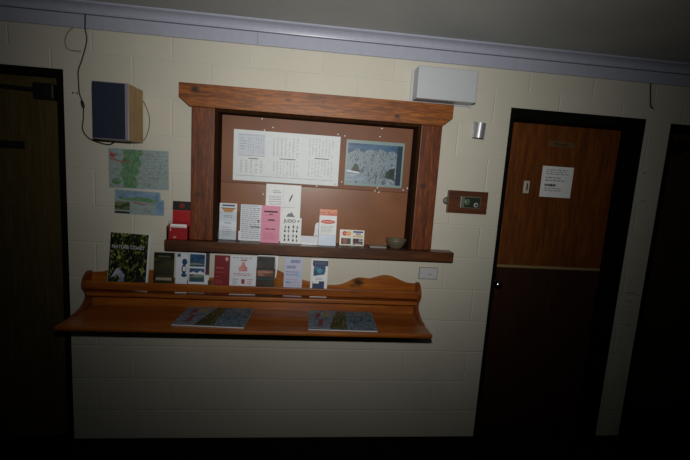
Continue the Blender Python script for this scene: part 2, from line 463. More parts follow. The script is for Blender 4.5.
# timetable sheet pinned on the board
F0 = BY-.0046
t = thing('timetable_sheet', 'wide white timetable sheet with columns of print pinned on brown board', 'timetable', (.823, F0, 1.587), (0, 0, 0))
bm = B(); box(bm, -.301, .301, -.001, .0003, 0, .284); obj('sheet', bm, plain('cool white paper', (222, 227, 230), .5), t)
MIDK = plain('mid grey ink', (96, 100, 112), .7)
LTK = plain('light grey ink', (160, 164, 176), .7)
BL = plain('pale blue ink', (168, 184, 206), .6)
it = [(R(.04, .52, .29, .93), plain('very pale blue print', (212, 219, 228), .6)), (R(.045, .9, .29, .905), INK), (R(.045, .5, .29, .508), INK), (R(.03, .1, .95, .106), INK)]
it += table(.13, .56, .29, .86, 10, 7, LTK, .45) + table(.05, .56, .12, .86, 6, 1, BL, .8)
it += table(.06, .16, .29, .42, 8, 5, LTK, .4) + [(R(.14, .44, .23, .455), MIDK)]
it += table(.36, .52, .62, .9, 11, 7, LTK, .4) + table(.37, .14, .62, .44, 11, 8, LTK, .4) + [(R(.43, .47, .58, .485), MIDK)]
it += table(.70, .56, .95, .93, 11, 8, LTK, .4) + table(.70, .16, .95, .5, 13, 8, LTK, .4) + [(R(.76, .525, .9, .54), MIDK)]
prints('printed_text', t, it, -.001, .602, .284)

# mountain picture
t = thing('mountain_picture', 'blue and grey picture of a snowy mountain range on brown board', 'picture', (1.332, F0, 1.598), (0, 0, 0))
bm = B(); box(bm, -.172, .172, -.0012, .0003, 0, .262); obj('sheet', bm, plain('pale green grey border', (134, 156, 154), .4), t)
SNOW = picture('snowy slopes print', [(.32, (50, 74, 72)), (.42, (92, 112, 122)), (.5, (150, 162, 176)), (.58, (104, 124, 132)), (.7, (176, 184, 196))], 26, (1.5, 1, .9), distort=2.0)
SKY = picture('deep blue sky print', [(.35, (22, 62, 104)), (.65, (70, 112, 146))], 5, (1, 1, 3))
TREE = picture('dark forest print', [(.35, (22, 40, 34)), (.65, (58, 78, 58))], 22)
LAKE = picture('pale lake print', [(.35, (104, 130, 150)), (.65, (156, 170, 188))], 12, (1, 1, 4))
ridge = [(.03, .05), (.97, .05), (.97, .80), (.88, .74), (.8, .82), (.7, .77), (.6, .84), (.5, .78), (.41, .83), (.3, .74), (.2, .83), (.1, .74), (.03, .7)]
prints('printed_picture', t, [(R(.03, .05, .97, .93), SKY), (ridge, SNOW), ([(.1, .33), (.26, .3), (.22, .46), (.16, .5)], TREE),
    ([(.68, .22), (.86, .16), (.86, .44), (.76, .4)], TREE), ([(.03, .1), (.3, .1), (.42, .2), (.2, .26), (.03, .25)], LAKE), ([(.03, .3), (.25, .27), (.25, .3), (.03, .34)], PAPERB),
    (R(.88, .05, .97, .93), plain('dark teal panel', (16, 46, 66), .4))], -.0012, .344, .262)

# pins
pins = [(.674,1.938), (.737,1.895), (1.361,1.936), (1.353,1.888), (1.108,1.884), (.69,1.877), (1.148,1.878), (1.108,1.6), (1.146,1.614), (1.001,1.579), (1.36,1.592), (1.371,1.566), (1.517,1.588), (.695,1.515), (1.541,1.6), (1.347,1.573)]
plabel = {0: 'silver drawing pin highest on the board, above the timetable', 2: 'silver drawing pin highest above the mountain picture'}
def make_pin():
    bm = B(); lathe(bm, [(.0056, 0), (.0054, .0014), (.0035, .0028), (.0008, .0034)], 12, 'y')
    return bm
pin0 = obj('drawing_pin', make_pin(), plain('bright pin metal', (225, 225, 225), .3, .4, .02), smooth=True)
for i, (x, z) in enumerate(pins):
    o = pin0 if i == 0 else pin0.copy()
    if i: COL.objects.link(o)
    o.location = (x, F0-.0012 if z > 1.573 else BY-.0018, z)
    tag(o, 'small shiny drawing pin in the brown noticeboard around the pinned sheets', 'drawing pin', 'drawing pins in the noticeboard')

# ------------------------------------------------------------------ leaflets on the sill
ZS = 1.2478
def sheet_thing(name, label, cat, x0, x1, z0, h_, d, lean, mat, th=.003, group=None, rotz=0., roty=0., part='cover'):
    t = thing(name, label, cat, ((x0+x1)/2, -d, z0), (math.radians(-lean), math.radians(roty), math.radians(rotz)), group)
    bm = B(); box(bm, -(x1-x0)/2, (x1-x0)/2, -th, 0, 0, h_, .0005, 1)
    obj(part, bm, mat, t)
    t['_w'] = 0; del t['_w']
    return t
def holder(parent, w, h_back, h_front, depth, mat=None, z=-.0005):
    """clear leaflet holder: back, pocket front, two sides and a foot, child of its own thing"""
    mat = mat or CLEAR
    bm = B(); box(bm, -w/2, w/2, 0, .0015, z, h_back); obj('back_panel', bm, mat, parent)
    bm = B(); box(bm, -w/2, w/2, -depth, -depth+.0015, z, h_front, .0005, 1); obj('pocket_front', bm, mat, parent)
    for s in (-1, 1):
        bm = B(); prism(bm, [(-depth+.0015, z), (0, z), (0, h_front*1.15), (-depth+.0015, h_front)], 'x', s*w/2-(.0015 if s > 0 else 0), s*w/2+(.0015 if s < 0 else 0)); obj('side_panel', bm, mat, parent)

SG = 'leaflets standing on the hatch sill'
# red brochure left of the post, in a clear holder
RED = plain('bright red print', (178, 24, 30), .4); 
t = sheet_thing('red_brochure', 'red brochure with black top and red emblem, left of the left post', 'brochure', .212, .310, ZS, .206, .018, 4, RED, group=None)
prints('printed_cover', t, [(R(0, .76, 1, 1), BLACK), (oval(.5, .88, .16, .07), plain('dark red emblem', (120, 22, 24), .5)), (R(0, .73, 1, .745), plain('pinkish red line', (190, 60, 64), .5))], -.003, .098, .206)
t = sheet_thing('red_leaflet', 'short red leaflet with a white band, in front of the black-topped brochure', 'leaflet', .206, .304, ZS, .085, .06, 6, RED)
prints('printed_cover', t, [(R(.08, .76, .95, .98), PAPER), (R(.12, .8, .9, .84), plain('dull beige print', (170, 150, 140), .5)), (R(.25, .08, .42, .2), plain('pale pink print', (214, 150, 150), .5)), (R(.08, .55, .12, .7), PAPER)], -.003, .098, .085)
t = thing('leaflet_holder', 'clear plastic holder around the red leaflet left of the hatch', 'leaflet holder', (.257, -.047, ZS+.0007))
holder(t, .112, .1, .07, .034)

t = sheet_thing('orange_banner_leaflet', 'tall white leaflet with blue heading over an orange banner, beside left post', 'leaflet', .461, .557, ZS+.001, .207, -.002, 3, PAPERB)
ORG = plain('orange tan print', (196, 140, 78), .5); NAVY = plain('navy print', (38, 56, 96), .5)
prints('printed_cover', t, [(R(.15, .92, .88, .96), NAVY), ([(.12, .86), (.88, .86), (.8, .8), (.72, .76), (.28, .76), (.2, .8)], ORG), (R(.08, .86, .92, .875), NAVY)] + textblock(.25, .6, .75, .68, 2, INK) + textblock(.3, .44, .7, .48, 1, INK, th=.6) + textblock(.2, .1, .75, .36, 5, plain('faint ink', (170, 176, 190), .6)), -.003, .096, .207)
t = thing('leaflet_holder', 'clear plastic holder around the orange-bannered leaflet, with a glint painted at its edge', 'leaflet holder', (.5155, .003, ZS+.0007))
holder(t, .114, .16, .055, .026)
bm = B(); box(bm, .0565, .0685, -.0265, -.0248, .004, .058, .0005, 1); obj('glint_patch', bm, GLINT, t)  # flash glint on the clear holder, drawn as a white patch

t = sheet_thing('timetable_leaflet', 'white leaflet full of small grey print, left of the pink flyer', 'leaflet', .577, .697, ZS, .207, .0, 5, PAPERB)
prints('printed_text', t, [(R(.04, .95, .8, .965), plain('green blue ink', (110, 160, 160), .5))] + textblock(.06, .05, .95, .93, 16, INK, th=.3, ragged=.1) + [(oval(.84, .56, .03, .035), INKD)] + textblock(.5, .36, .95, .42, 1, INKD, th=.5), -.003, .12, .207)

t = sheet_thing('club_poster', 'white poster with small black figure behind the pink flyer', 'poster', .712, .913, ZS, .33, -.032, 3, PAPER, th=.001, part='sheet')
prints('printed_text', t, [(R(.495, 0, .5, 1), plain('crease grey', (190, 194, 200), .6)), ([(.66, .7), (.7, .72), (.77, .83), (.74, .83), (.68, .75)], INKD), (R(.15, .6, .85, .607), plain('pale green ink', (160, 196, 170), .6)),
    ([(.6, .44), (.86, .44), (.8, .48), (.76, .53), (.72, .5), (.66, .5)], INK)] + textblock(.2, .84, .46, .9, 2, INK) + textblock(.1, .63, .46, .8, 4, plain('faint ink', (170, 176, 190), .6)), -.001, .201, .33)

PINK = plain('pink paper', (232, 150, 178), .6)
t = sheet_thing('pink_flyer', 'pink flyer with bold black heading on the hatch sill', 'flyer', .697, .802, ZS, .21, .036, 5, PINK, th=.001, part='sheet')
prints('printed_text', t, [(R(.14, .82, .86, .86), INKD), (R(.4, .76, .6, .785), INKD), (R(.2, .73, .85, .737), INK), (R(.36, .6, .72, .635), INKD), (R(.1, .58, .9, .585), INK), (R(.22, .36, .5, .385), INKD), (R(.55, .36, .76, .385), INKD)] + textblock(.15, .08, .85, .28, 4, plain('dusty rose ink', (196, 110, 136), .6)), -.001, .105, .21)

t = sheet_thing('judo_flyer', 'white flyer headed JUDO with rows of little figures', 'flyer', .808, .924, ZS, .148, .03, 5, PAPER, th=.001, part='sheet')
figs = []
for r_ in range(4):
    for c_ in range(4):
        u = .2+c_*.2+random.uniform(-.02, .02); v = .12+r_*.17+random.uniform(-.02, .02)
        figs += [(oval(u, v+.06, .028, .024, 8), INK), ([(u-.045, v-.01), (u+.01, v-.045), (u+.05, v), (u+.02, v+.045), (u-.03, v+.04)], INK if random.random() < .6 else INKD)]
prints('little_figures', t, figs, -.001, .116, .148)
lettering('heading', t, 'JUDO +', .026, (.003, -.0022, .128), INKD, width=.09, bold=.0004)

t = thing('leaflet_holder', 'empty plastic holder with painted white glare between the JUDO flyer and orange brochure', 'leaflet holder', (.972, -.012, ZS+.0007))
bm = B(); box(bm, -.048, .05, -.03, -.0285, 0, .05, .0005, 1); obj('pocket_front', bm, GLINT, t)  # clear pocket front, its flash glare put in as white colour
bm = B(); box(bm, -.048, .05, 0, .0015, 0, .05, .0005, 1); obj('back_panel', bm, CLEAR, t)
bm = B(); prism(bm, [(.024, .0502), (.05, .0502), (.05, .128), (.036, .124), (.03, .112), (.028, .07)], 'y', -.012, -.0105); obj('raised_side', bm, GLINT, t)  # side of the clear holder catching the flash, glare painted white
for s in (-.048, .0485):
    bm = B(); box(bm, s, s+.0015, -.028, -.0005, 0, .05); obj('side_panel', bm, CLEAR, t)

t = sheet_thing('orange_brochure', 'white brochure with orange top and red oval emblem', 'brochure', 1.024, 1.124, ZS, .207, .042, 5, PAPER)
OR2 = picture('orange scene print', [(.35, (150, 56, 30)), (.5, (206, 96, 40)), (.65, (226, 150, 70))], 30, (1, 1, 3))
prints('printed_cover', t, [(R(0, .84, 1, 1), OR2), (R(0, .83, 1, .86), plain('vivid red print', (200, 50, 40), .4)), (oval(.5, .66, .42, .055), plain('orange red oval', (204, 74, 50), .5)), (R(.2, .645, .8, .675), plain('salmon print', (236, 160, 140), .5)),
    (R(.03, .0, .97, .3), plain('bluish print', (214, 226, 244), .3)), (R(.03, .3, .97, .31), plain('pale orange line', (232, 190, 170), .5))] + textblock(.12, .36, .88, .56, 5, plain('green grey ink', (164, 178, 172), .6)), -.003, .1, .207)

t = sheet_thing('card_sign', 'small white sign with four payment card logos', 'sign', 1.149, 1.294, ZS, .092, .004, 6, plain('glossy white card', (238, 236, 226), .3), th=.002, part='board')
its = [(oval(.2, .76, .1, .15), plain('logo red', (196, 30, 36), .4)), (oval(.36, .76, .1, .15), plain('logo amber', (234, 160, 60), .4)),
       (R(.54, .83, .95, .93), plain('logo blue', (34, 52, 120), .4)), (R(.54, .56, .95, .64), plain('logo gold', (214, 170, 70), .4)),
       (R(.08, .07, .46, .46), plain('logo dark green', (24, 66, 60), .4)), (oval(.22, .27, .09, .18), plain('logo red brown', (170, 60, 56), .4)), (R(.07, .07, .11, .46), INKD),
       (R(.54, .07, .95, .46), plain('logo maroon', (66, 20, 34), .4)), ([(.78, .26), (.95, .26), (.95, .46), (.8, .46)], PAPER), (R(.62, .07, .9, .15), PAPER), (R(.54, .07, .58, .2), PAPER), (R(.84, .36, .93, .4), INKD)]
prints('card_logos', t, its, -.002, .145, .092)
lettering('card_lettering', t, 'VISA', .018, (.036, -.0028, .068), plain('logo blue', (34, 52, 120), .4), width=.034, bold=.0005)
lettering('card_lettering', t, 'MasterCard', .010, (-.032, -.0034, .070), PAPER, width=.036)

bm = B(); box(bm, -.048, .048, -.03, .03, 0, .0015, .0004, 1)
for k in range(1, 6): box(bm, -.048+random.uniform(-.001, .001), .048+random.uniform(-.001, .001), -.03, .03, k*.0017, k*.0017+.0015)
t = obj('card_stack', bm, plain('greyish white card', (150, 142, 130), .6), loc=(1.372, -.02, ZS)); tag(t, 'low stack of whitish cards on the sill left of the bowl', 'cards')

bm = B(); lathe(bm, [(.034, 0), (.036, .003), (.05, .018), (.06, .042), (.062, .052), (.059, .052), (.056, .042), (.046, .02), (.03, .008), (.0, .007)], 40)
t = obj('bowl', bm, plain('grey brown glass', (104, 94, 78), .35), loc=(1.484, -.008, ZS), smooth=True); tag(t, 'small grey brown bowl on the right end of the hatch sill', 'bowl')

# ------------------------------------------------------------------ brochure shelf
PX0, PX1, TZ = -.236, 1.644, .845
SH = wood('orange varnished pine', (108, 50, 8), (148, 78, 14), (176, 102, 24), 'x', ring=.8, rough=.38, coat=.35, knots=((1.275, 0, 1.028, .032, .93), (1.24, 0, 1.01, .018, .6)))
SHE = wood('orange varnished pine end', (88, 40, 10), (124, 60, 16), (152, 82, 26), 'y', ring=.8, rough=.38, coat=.35)
s = thing('brochure_shelf', 'long orange pine brochure shelf with scrolled ends and wavy back', 'shelf')
half = [(.704,1.093), (.76,1.091), (.81,1.08), (.87,1.05), (.93,1.034), (1.0,1.02), (1.07,1.009), (1.12,1.006), (1.16,1.009), (1.2,1.022), (1.24,1.045), (1.275,1.057), (1.31,1.057), (1.345,1.055), (1.38,1.066), (1.43,1.078), (1.48,1.073), (1.53,1.052), (1.575,1.037), (1.6235,1.034)]
top = [(1.408-x, z) for x, z in half[::-1]][:-1] + half
top = [tuple(p) for p in smooth_path([(x, 0, z) for x, z in top], 4)]
outl = [(PX0+.0205, TZ+.0005)] + [(max(PX0+.0205, min(PX1-.0205, p[0])), p[2]) for p in top] + [(PX1-.0205, TZ+.0005)]
bm = B(); prism(bm, outl, 'y', -.0175, -.0005); obj('back_board', bm, SH, s)
ep = [(.0005, TZ+.0005), (.0005, 1.035), (.015, 1.045), (.034, 1.045), (.055, 1.034), (.078, 1.014), (.09, .99), (.086, .965), (.066, .94), (.055, .92), (.058, .90), (.078, .88), (.11, .864), (.15, .855), (.19, .85), (.205, TZ+.0005)]
epp = [(-d, z) for d, z in ep]
mid = smooth_path([(0, a, b_) for a, b_ in epp[1:]], 3)
epp = [epp[0]] + [(p[1], p[2]) for p in mid]
for a in (PX0, PX1-.02):
    bm = B(); prism(bm, epp, 'x', a, a+.02, bev=.0015); obj('end_panel', bm, SHE, s)
bm = B(); box(bm, PX0+.0205, PX1-.0205, -.091, -.075, .960, 1.004, .004, 3); obj('retaining_rail', bm, SH, s)
bm = B(); box(bm, PX0+.0205, PX1-.0205, -.092, -.018, .922, .944, .005, 3); obj('ledge', bm, SH, s)
bm = B(); box(bm, PX0-.002, PX1+.002, -.338, -.0005, .823, TZ, .007, 3); obj('tray', bm, SH, s)

ZL = .9445
SP = 'brochures standing on the pine shelf'
def lean_thing(*a, **k): return sheet_thing(*a, **k)
# big magazine
NAT = picture('forest stream print', [(.30, (4, 8, 6)), (.47, (12, 18, 10)), (.54, (40, 50, 22)), (.6, (96, 104, 34)), (.66, (168, 172, 96)), (.74, (44, 54, 26))], 60, (1.2, 1, .8), distort=.8)
FALL = picture('white water print', [(.35, (60, 76, 92)), (.5, (150, 165, 185)), (.7, (205, 214, 226))], 30, (1, 1, .5))
t = lean_thing('nature_magazine', 'large dark nature magazine with yellow-green trees and white waterfall', 'magazine', -.120, .092, ZL+.004, .315, .052, 5, PAPERB, th=.006, roty=2.2, part='pages')
prints('cover_picture', t, [(R(.0, .06, .955, 1), NAT), ([(.18, .07), (.5, .08), (.46, .2), (.38, .3), (.28, .36), (.2, .3), (.3, .2)], FALL), ([(.06, .2), (.2, .26), (.3, .4), (.2, .38)], FALL), (R(.7, .06, .9, .26), BLACK), ([(.4, .1), (.5, .16), (.46, .34), (.36, .42), (.42, .26)], BLACK)], -.006, .208, .315)
lettering('title', t, 'NATURE COAST', .026, (-.008, -.0075, .238), plain('soft white letters', (176, 182, 190), .5), width=.17, bold=.0006)

OL = picture('olive cover print', [(.35, (34, 34, 20)), (.65, (66, 62, 34))], 8, (1, 1, 3))
t = lean_thing('olive_brochure', 'olive green brochure with pale strip at foot, right of nature magazine', 'brochure', .121, .230, ZL, .222, .052, 6, OL)
prints('printed_cover', t, [(R(.0, .86, 1, 1), plain('very dark olive', (20, 22, 16), .4)), (R(.12, .3, .9, .37), plain('pale buff print', (150, 146, 122), .5)), (R(.2, .88, .8, .92), plain('olive letters', (88, 84, 50), .5)), (R(0, .28, .1, .5), BLACK)] + textblock(.15, .5, .85, .62, 2, plain('dark olive ink', (44, 42, 26), .5)), -.003, .109, .222)

BLU = picture('blue sea print', [(.35, (16, 50, 92)), (.6, (44, 96, 140)), (.7, (110, 150, 170))], 26)
t = lean_thing('white_blue_leaflet', 'white leaflet with blue blotches on its right, beside olive brochure', 'leaflet', .240, .304, ZL, .225, .058, 6, PAPERB, th=.002)
prints('printed_cover', t, [(R(.1, .9, .4, .98), plain('slate ink', (70, 84, 110), .5)), (oval(.75, .78, .22, .08), BLU), (oval(.7, .6, .2, .12), NAVY), (R(.6, .55, .85, .66), PAPERB), (oval(.72, .45, .24, .05), BLU)], -.002, .064, .225)
SCN = picture('lake and hills print', [(.3, (14, 60, 96)), (.45, (40, 92, 122)), (.52, (60, 76, 40)), (.62, (150, 160, 160)), (.7, (50, 66, 30))], 12, (.5, 1, 3))
t = lean_thing('lake_brochure', 'brochure with two stacked blue lake photos', 'brochure', .308, .399, ZL, .226, .05, 6, PAPERB)
prints('cover_photos', t, [(R(.06, .66, .95, .97), BLU), ([(.06, .66), (.95, .66), (.95, .76), (.6, .8), (.3, .75), (.06, .8)], SCN), (R(.06, .28, .95, .62), SCN), (R(.06, .5, .95, .62), SKY), ([(.06, .5), (.3, .54), (.5, .5), (.7, .56), (.95, .5), (.95, .47), (.06, .47)], PAPERB)], -.003, .091, .226)
t = lean_thing('maroon_leaflet', 'narrow dark leaflet with maroon foot behind the lake brochure', 'leaflet', .36, .418, ZL, .226, .040, 6, plain('dark slate cover', (40, 40, 46), .5), th=.002)
prints('printed_cover', t, [(R(0, .45, 1, .62), plain('maroon print', (84, 30, 44), .5)), (R(0, 0, 1, .45), PAPERB)], -.002, .058, .226)
bm = B(); box(bm, -.012, .012, -.004, 0, 0, .078, .002); box(bm, -.012, .012, -.012, -.0005, .072, .0795, .002)
t = obj('wooden_peg', bm, plain('dull brown wood', (92, 60, 36), .6), loc=(.432, -.063, ZL)); tag(t, 'small brown peg between the lake brochure and dark red brochure', 'peg')

t = lean_thing('dark_red_brochure', 'plain dark red brochure with small white emblem at top right', 'brochure', .449, .533, ZL, .22, .055, 6, plain('dark red cover', (124, 16, 26), .4))
RL = plain('soft red print', (176, 80, 84), .5)
prints('printed_cover', t, [(oval(.8, .91, .09, .05), plain('pinkish white', (214, 170, 170), .5)), (R(.08, .66, .62, .69), RL), (R(.08, .56, .7, .575), RL), (R(.08, .44, .4, .455), RL)] + textblock(.08, .26, .6, .38, 3, RL), -.003, .084, .22)

t = lean_thing('cottage_brochure', 'wide white brochure with a pink drawing of a house', 'brochure', .534, .681, ZL, .223, .055, 6, PAPERB, th=.002)
PK = picture('pink drawing print', [(.35, (200, 120, 120)), (.65, (226, 166, 160))], 40)
prints('printed_cover', t, [([(.34, .6), (.66, .6), (.66, .7), (.58, .74), (.54, .84), (.46, .84), (.42, .74), (.34, .7)], PK), (R(.45, .28, .58, .4), plain('plum print', (150, 60, 90), .5)), (R(.4, .87, .64, .9), RL)] + textblock(.12, .92, .9, .97, 1, INK) + textblock(.15, .48, .85, .56, 2, RL) + textblock(.12, .26, .35, .42, 3, INK) + textblock(.66, .26, .9, .42, 3, RL), -.002, .147, .223)

FOOD = picture('warm food print', [(.35, (60, 30, 22)), (.5, (150, 96, 76)), (.65, (196, 150, 120))], 22, (.6, 1, 2))
DKG = picture('dark evening print', [(.35, (20, 18, 16)), (.55, (52, 42, 30)), (.68, (110, 100, 76))], 14, (.6, 1, 2))
t = lean_thing('dark_photo_brochure', 'black brochure with a stack of warm photos, in clear holder', 'brochure', .684, .783, ZL, .221, .056, 6, BLACK)
prints('cover_photos', t, [(R(.05, .72, .95, .88), DKG), (R(.05, .5, .95, .66), FOOD), (R(0, .4, 1, .47), plain('dark green band', (30, 56, 50), .5)), (R(.05, .1, .95, .38), DKG)], -.003, .099, .221)
t = thing('leaflet_holder', 'clear plastic holder with a painted glint on its edge behind the black photo brochure', 'leaflet holder', (.743, -.0475, ZL+.0007), (math.radians(-6), 0, 0))
bm = B(); box(bm, -.052, .058, 0, .0015, 0, .226); obj('back_panel', bm, CLEAR, t)
bm = B(); box(bm, -.052, .058, -.0003, -.0018, .222, .2275); obj('top_edge', bm, GLINT, t)  # glint along the clear top edge, painted white
bm = B(); prism(bm, [(.0415, .2225), (.058, .2225), (.058, .17), (.054, .13), (.05, .1), (.0445, .1), (.047, .15)], 'y', -.0018, -.0003); obj('glint_strip', bm, GLINT, t)  # glint down the clear holder's side, put in as a white shape

t = lean_thing('lilac_leaflet', 'pale lilac leaflet with faint rows of lettering', 'leaflet', .838, .943, ZL, .226, .056, 6, plain('pale lilac paper', (196, 200, 226), .5), th=.0015, part='sheet')
LI = plain('lilac ink', (140, 140, 186), .6)
prints('printed_text', t, textblock(.35, .84, .9, .95, 1, LI, th=.7) + textblock(.15, .7, .75, .8, 1, LI, th=.7) + textblock(.1, .52, .9, .66, 2, LI) + [(R(.7, .48, .9, .6), plain('pale cyan print', (160, 200, 230), .5)), (oval(.25, .36, .12, .05), plain('pale cyan print', (160, 200, 230), .5))] + textblock(.1, .26, .9, .46, 3, plain('rose grey ink', (186, 160, 190), .6)), -.0015, .105, .226)

t = lean_thing('blue_photo_leaflet', 'white leaflet with two blue photos, furthest right on the shelf', 'leaflet', .991, .1+.989, ZL, .222, .056, 6, PAPER, th=.002)
prints('cover_photos', t, [(R(.1, .82, 1, .96), NAVY), (R(.2, .85, .9, .93), plain('slate ink', (70, 84, 110), .5)), ([(.16, .55), (.8, .6), (.86, .66), (.86, .82), (.16, .82)], BLU), (oval(.5, .7, .16, .06), plain('turquoise print', (60, 150, 170), .4)), (R(.12, .1, .82, .42), NAVY), (R(.14, .36, .5, .42), PAPER)] + textblock(.3, .45, .8, .52, 2, LI), -.002, .098, .222)

# magazines on the tray
MW, MH = .368, .292
LEFTP = picture('hazy sky cover print', [(.35, (84, 100, 122)), (.6, (124, 138, 150)), (.7, (160, 168, 168))], 22, (1, 1, 1), seed=2.)
MTN = picture('dark green hill print', [(.3, (20, 30, 14)), (.5, (54, 66, 30)), (.58, (96, 100, 50)), (.68, (92, 114, 128))], 60, (2.2, .7, 1), distort=.8)
FAR = picture('blue green valley print', [(.3, (20, 38, 44)), (.48, (54, 92, 118)), (.58, (130, 152, 166)), (.68, (60, 76, 46))], 56, (2.6, .6, 1), distort=.8, seed=3.)
REDP = plain('faded red print', (128, 60, 70), .5)
def make_mag(label):
    t = thing('scenic_magazine', label, 'magazine', (0, 0, 0), group='scenic magazines lying on the shelf tray')
    bm = B(); box(bm, -MW/2+.001, MW/2-.002, -MH/2+.001, MH/2-.001, 0, .005, .001, 1); obj('pages', bm, PAPERB, t)
    bm = B(); 
    # cover: gently curled at the free right edge
    n = 24; rows = []
    for i in range(n+1):
        x = -MW/2+MW*i/n; zz = .0056+.004*max(0, (i/n-.8)/.2)**2
        rows.append((bm.verts.new((x, -MH/2, zz)), bm.verts.new((x, MH/2, zz)), bm.verts.new((x, -MH/2, zz+.0006)), bm.verts.new((x, MH/2, zz+.0006))))
    for a, b_ in zip(rows, rows[1:]):
        xm = (a[0].co.x+b_[0].co.x)/2/MW+.5
        f = bm.faces.new((a[2], b_[2], b_[3], a[3]))
        f = bm.faces.new((a[1], b_[1], b_[0], a[0]))
        bm.faces.new((a[0], b_[0], b_[2], a[2])); bm.faces.new((a[3], b_[3], b_[1], a[1]))
    bm.faces.new((rows[0][0], rows[0][2], rows[0][3], rows[0][1])); bm.faces.new((rows[-1][0], rows[-1][1], rows[-1][3], rows[-1][2]))
    obj('cover', bm, LEFTP, t)
    def flat(name, items):
        bm = B(); mats = []
        for k, (poly, mat) in enumerate(items):
            if mat not in mats: mats.append(mat)
            vs = []
            z0 = .0064+.00015*min(k, 4)
            f = bm.faces.new([bm.verts.new(((u-.5)*MW, (v-.5)*MH, z0+.004*max(0, (u-.8)/.2)**2)) for u, v in poly])
            f.material_index = mats.index(mat); f.normal_update()
            if f.normal.z < 0: f.normal_flip()
        return obj(name, bm, mats, t)
    def grid(u0a, u0b, u1a, u1b, mat, n=12):   # slanted strip split into cells, following the curl
        out = []
        for i in range(n):
            a0 = u0a+(u1a-u0a)*i/n; a1 = u0a+(u1a-u0a)*(i+1)/n; b0 = u0b+(u1b-u0b)*i/n; b1 = u0b+(u1b-u0b)*(i+1)/n
            out.append(([(a0, .03), (a1, .03), (b1, .97), (b0, .97)], mat))
        return out
    it = grid(.3, .44, .56, .58, MTN) 
    for i, (p, m_) in enumerate(grid(.56, .58, .99, .99, FAR)): it.append((p, m_))
    flat('cover_photo', [it[0]]*4 + it)
    flat('cover_lettering', [(R(.05, .04, .06, .05), REDP)]*4 + [([(.14, .15), (.2, .15), (.22, .45), (.16, .45)], REDP), ([(.1, .6), (.17, .6), (.19, .85), (.12, .85)], REDP), (R(.1, .5, .24, .54), REDP), (R(.24, .66, .32, .86), plain('faded yellow print', (150, 140, 80), .5))])
    return t
for lab, x, y, rz in (('scenic magazine lying on the tray below the lake and red brochures', .484, -.1545, -3.4), ('scenic magazine lying on the tray nearer its right end', 1.172, -.168, -1.2)):
    t = make_mag(lab); t.location = (x, y, TZ+.0006); t.rotation_euler = (0, 0, math.radians(rz))

# ------------------------------------------------------------------ maps on the wall
MAPP = plain('pale map paper', (150, 172, 180), .5)
GRN = picture('green map land', [(.35, (76, 120, 84)), (.5, (104, 146, 106)), (.62, (126, 156, 124))], 60, seed=1.)
GRY = picture('grey map land', [(.34, (118, 136, 134)), (.45, (150, 166, 164)), (.6, (162, 178, 176)), (.68, (128, 148, 150))], 75, seed=4.)
t = thing('green_map', 'larger wall map with a green centre, below the loudspeaker', 'map', (.032, -.0012, 1.508), (0, math.radians(-.6), 0))
bm = B(); box(bm, -.156, .156, -.0008, .0008, 0, .212); obj('sheet', bm, MAPP, t)
prints('printed_map', t, [(R(.01, .02, .99, .98), GRY), ([(.24, .02), (.44, .02), (.5, .14), (.44, .3), (.52, .42), (.5, .56), (.56, .66), (.5, .78), (.58, .9), (.56, .98), (.24, .98), (.26, .8), (.2, .62), (.24, .5), (.18, .36), (.24, .2)], GRN),
    ([(.02, .74), (.2, .66), (.36, .68), (.36, .7), (.2, .69), (.02, .77)], RL), (oval(.13, .17, .08, .08), GRN), ([(.02, .8), (.1, .76), (.12, .86), (.03, .9)], RL)] + textblock(.55, .1, .95, .9, 10, INK, th=.12, ragged=.6), -.0008, .312, .212)
t = thing('blue_map', 'smaller map with blue coast and clipped corner, below the green map', 'map', (.033, -.001, 1.366), (0, math.radians(.6), 0))
bm = B(); prism(bm, [(-.13, 0), (.13, 0), (.13, .085), (.112, .092), (.108, .13), (-.13, .133)], 'y', -.0008, .0008); obj('sheet', bm, MAPP, t)
LBL = picture('pale blue sea map', [(.36, (110, 140, 170)), (.6, (140, 168, 190))], 20)
prints('printed_map', t, [(R(.01, .03, .99, .6), GRY), ([(.05, .6), (.9, .6), (.9, .95), (.03, .95)], LBL), ([(.08, .72), (.3, .66), (.5, .74), (.7, .7), (.9, .62), (.9, .5), (.3, .56), (.1, .62)], GRN), ([(.78, .04), (.99, .04), (.99, .6), (.84, .6)], LBL),
    ([(.35, .5), (.6, .4), (.78, .6), (.8, .62), (.6, .44), (.36, .54)], RL), (R(.0, .16, .3, .5), picture('tiny landscape print', [(.4, (30, 40, 26)), (.6, (110, 124, 84))], 14, (1, 1, 4))), (R(0, .02, .3, .1), INKD)], -.0008, .26, .133)

# ------------------------------------------------------------------ loudspeaker and cables
t = thing('loudspeaker', 'wall loudspeaker with navy cloth front and pale wood sides', 'loudspeaker', (-.030, -.0005, 1.755), (0, 0, 0))
OAK = wood('pale oak veneer', (140, 108, 62), (166, 132, 80), (186, 152, 98), 'z', scale=2.5, rough=.5, coat=.05)
bm = B(); box(bm, -.079, .088, -.185, -.012, 0, .272, .002); obj('cabinet', bm, OAK, t)
bm = B(); box(bm, -.079, .088, -.194, -.1855, 0, .272, .002); obj('baffle_edge', bm, plain('grey lilac plastic', (132, 126, 140), .4), t)
def cloth():
    m, nt, b = base('navy speaker cloth')
    v = coords(nt, (1, 1, 1)); n = N(nt, 'ShaderNodeTexNoise'); n.inputs['Scale'].default_value = 500
    nt.links.new(v, n.inputs['Vector'])
    nt.links.new(ramp(nt, n.outputs['Fac'], [(.35, srgb((24, 29, 48))), (.65, srgb((38, 45, 66)))]), b.inputs['Base Color'])
    b.inputs['Roughness'].default_value = .9; bump(nt, b, n.outputs['Fac'], .5, .001); return m
bm = B(); box(bm, -.077, .073, -.2, -.1945, .004, .268, .002); obj('front_cloth', bm, cloth(), t)
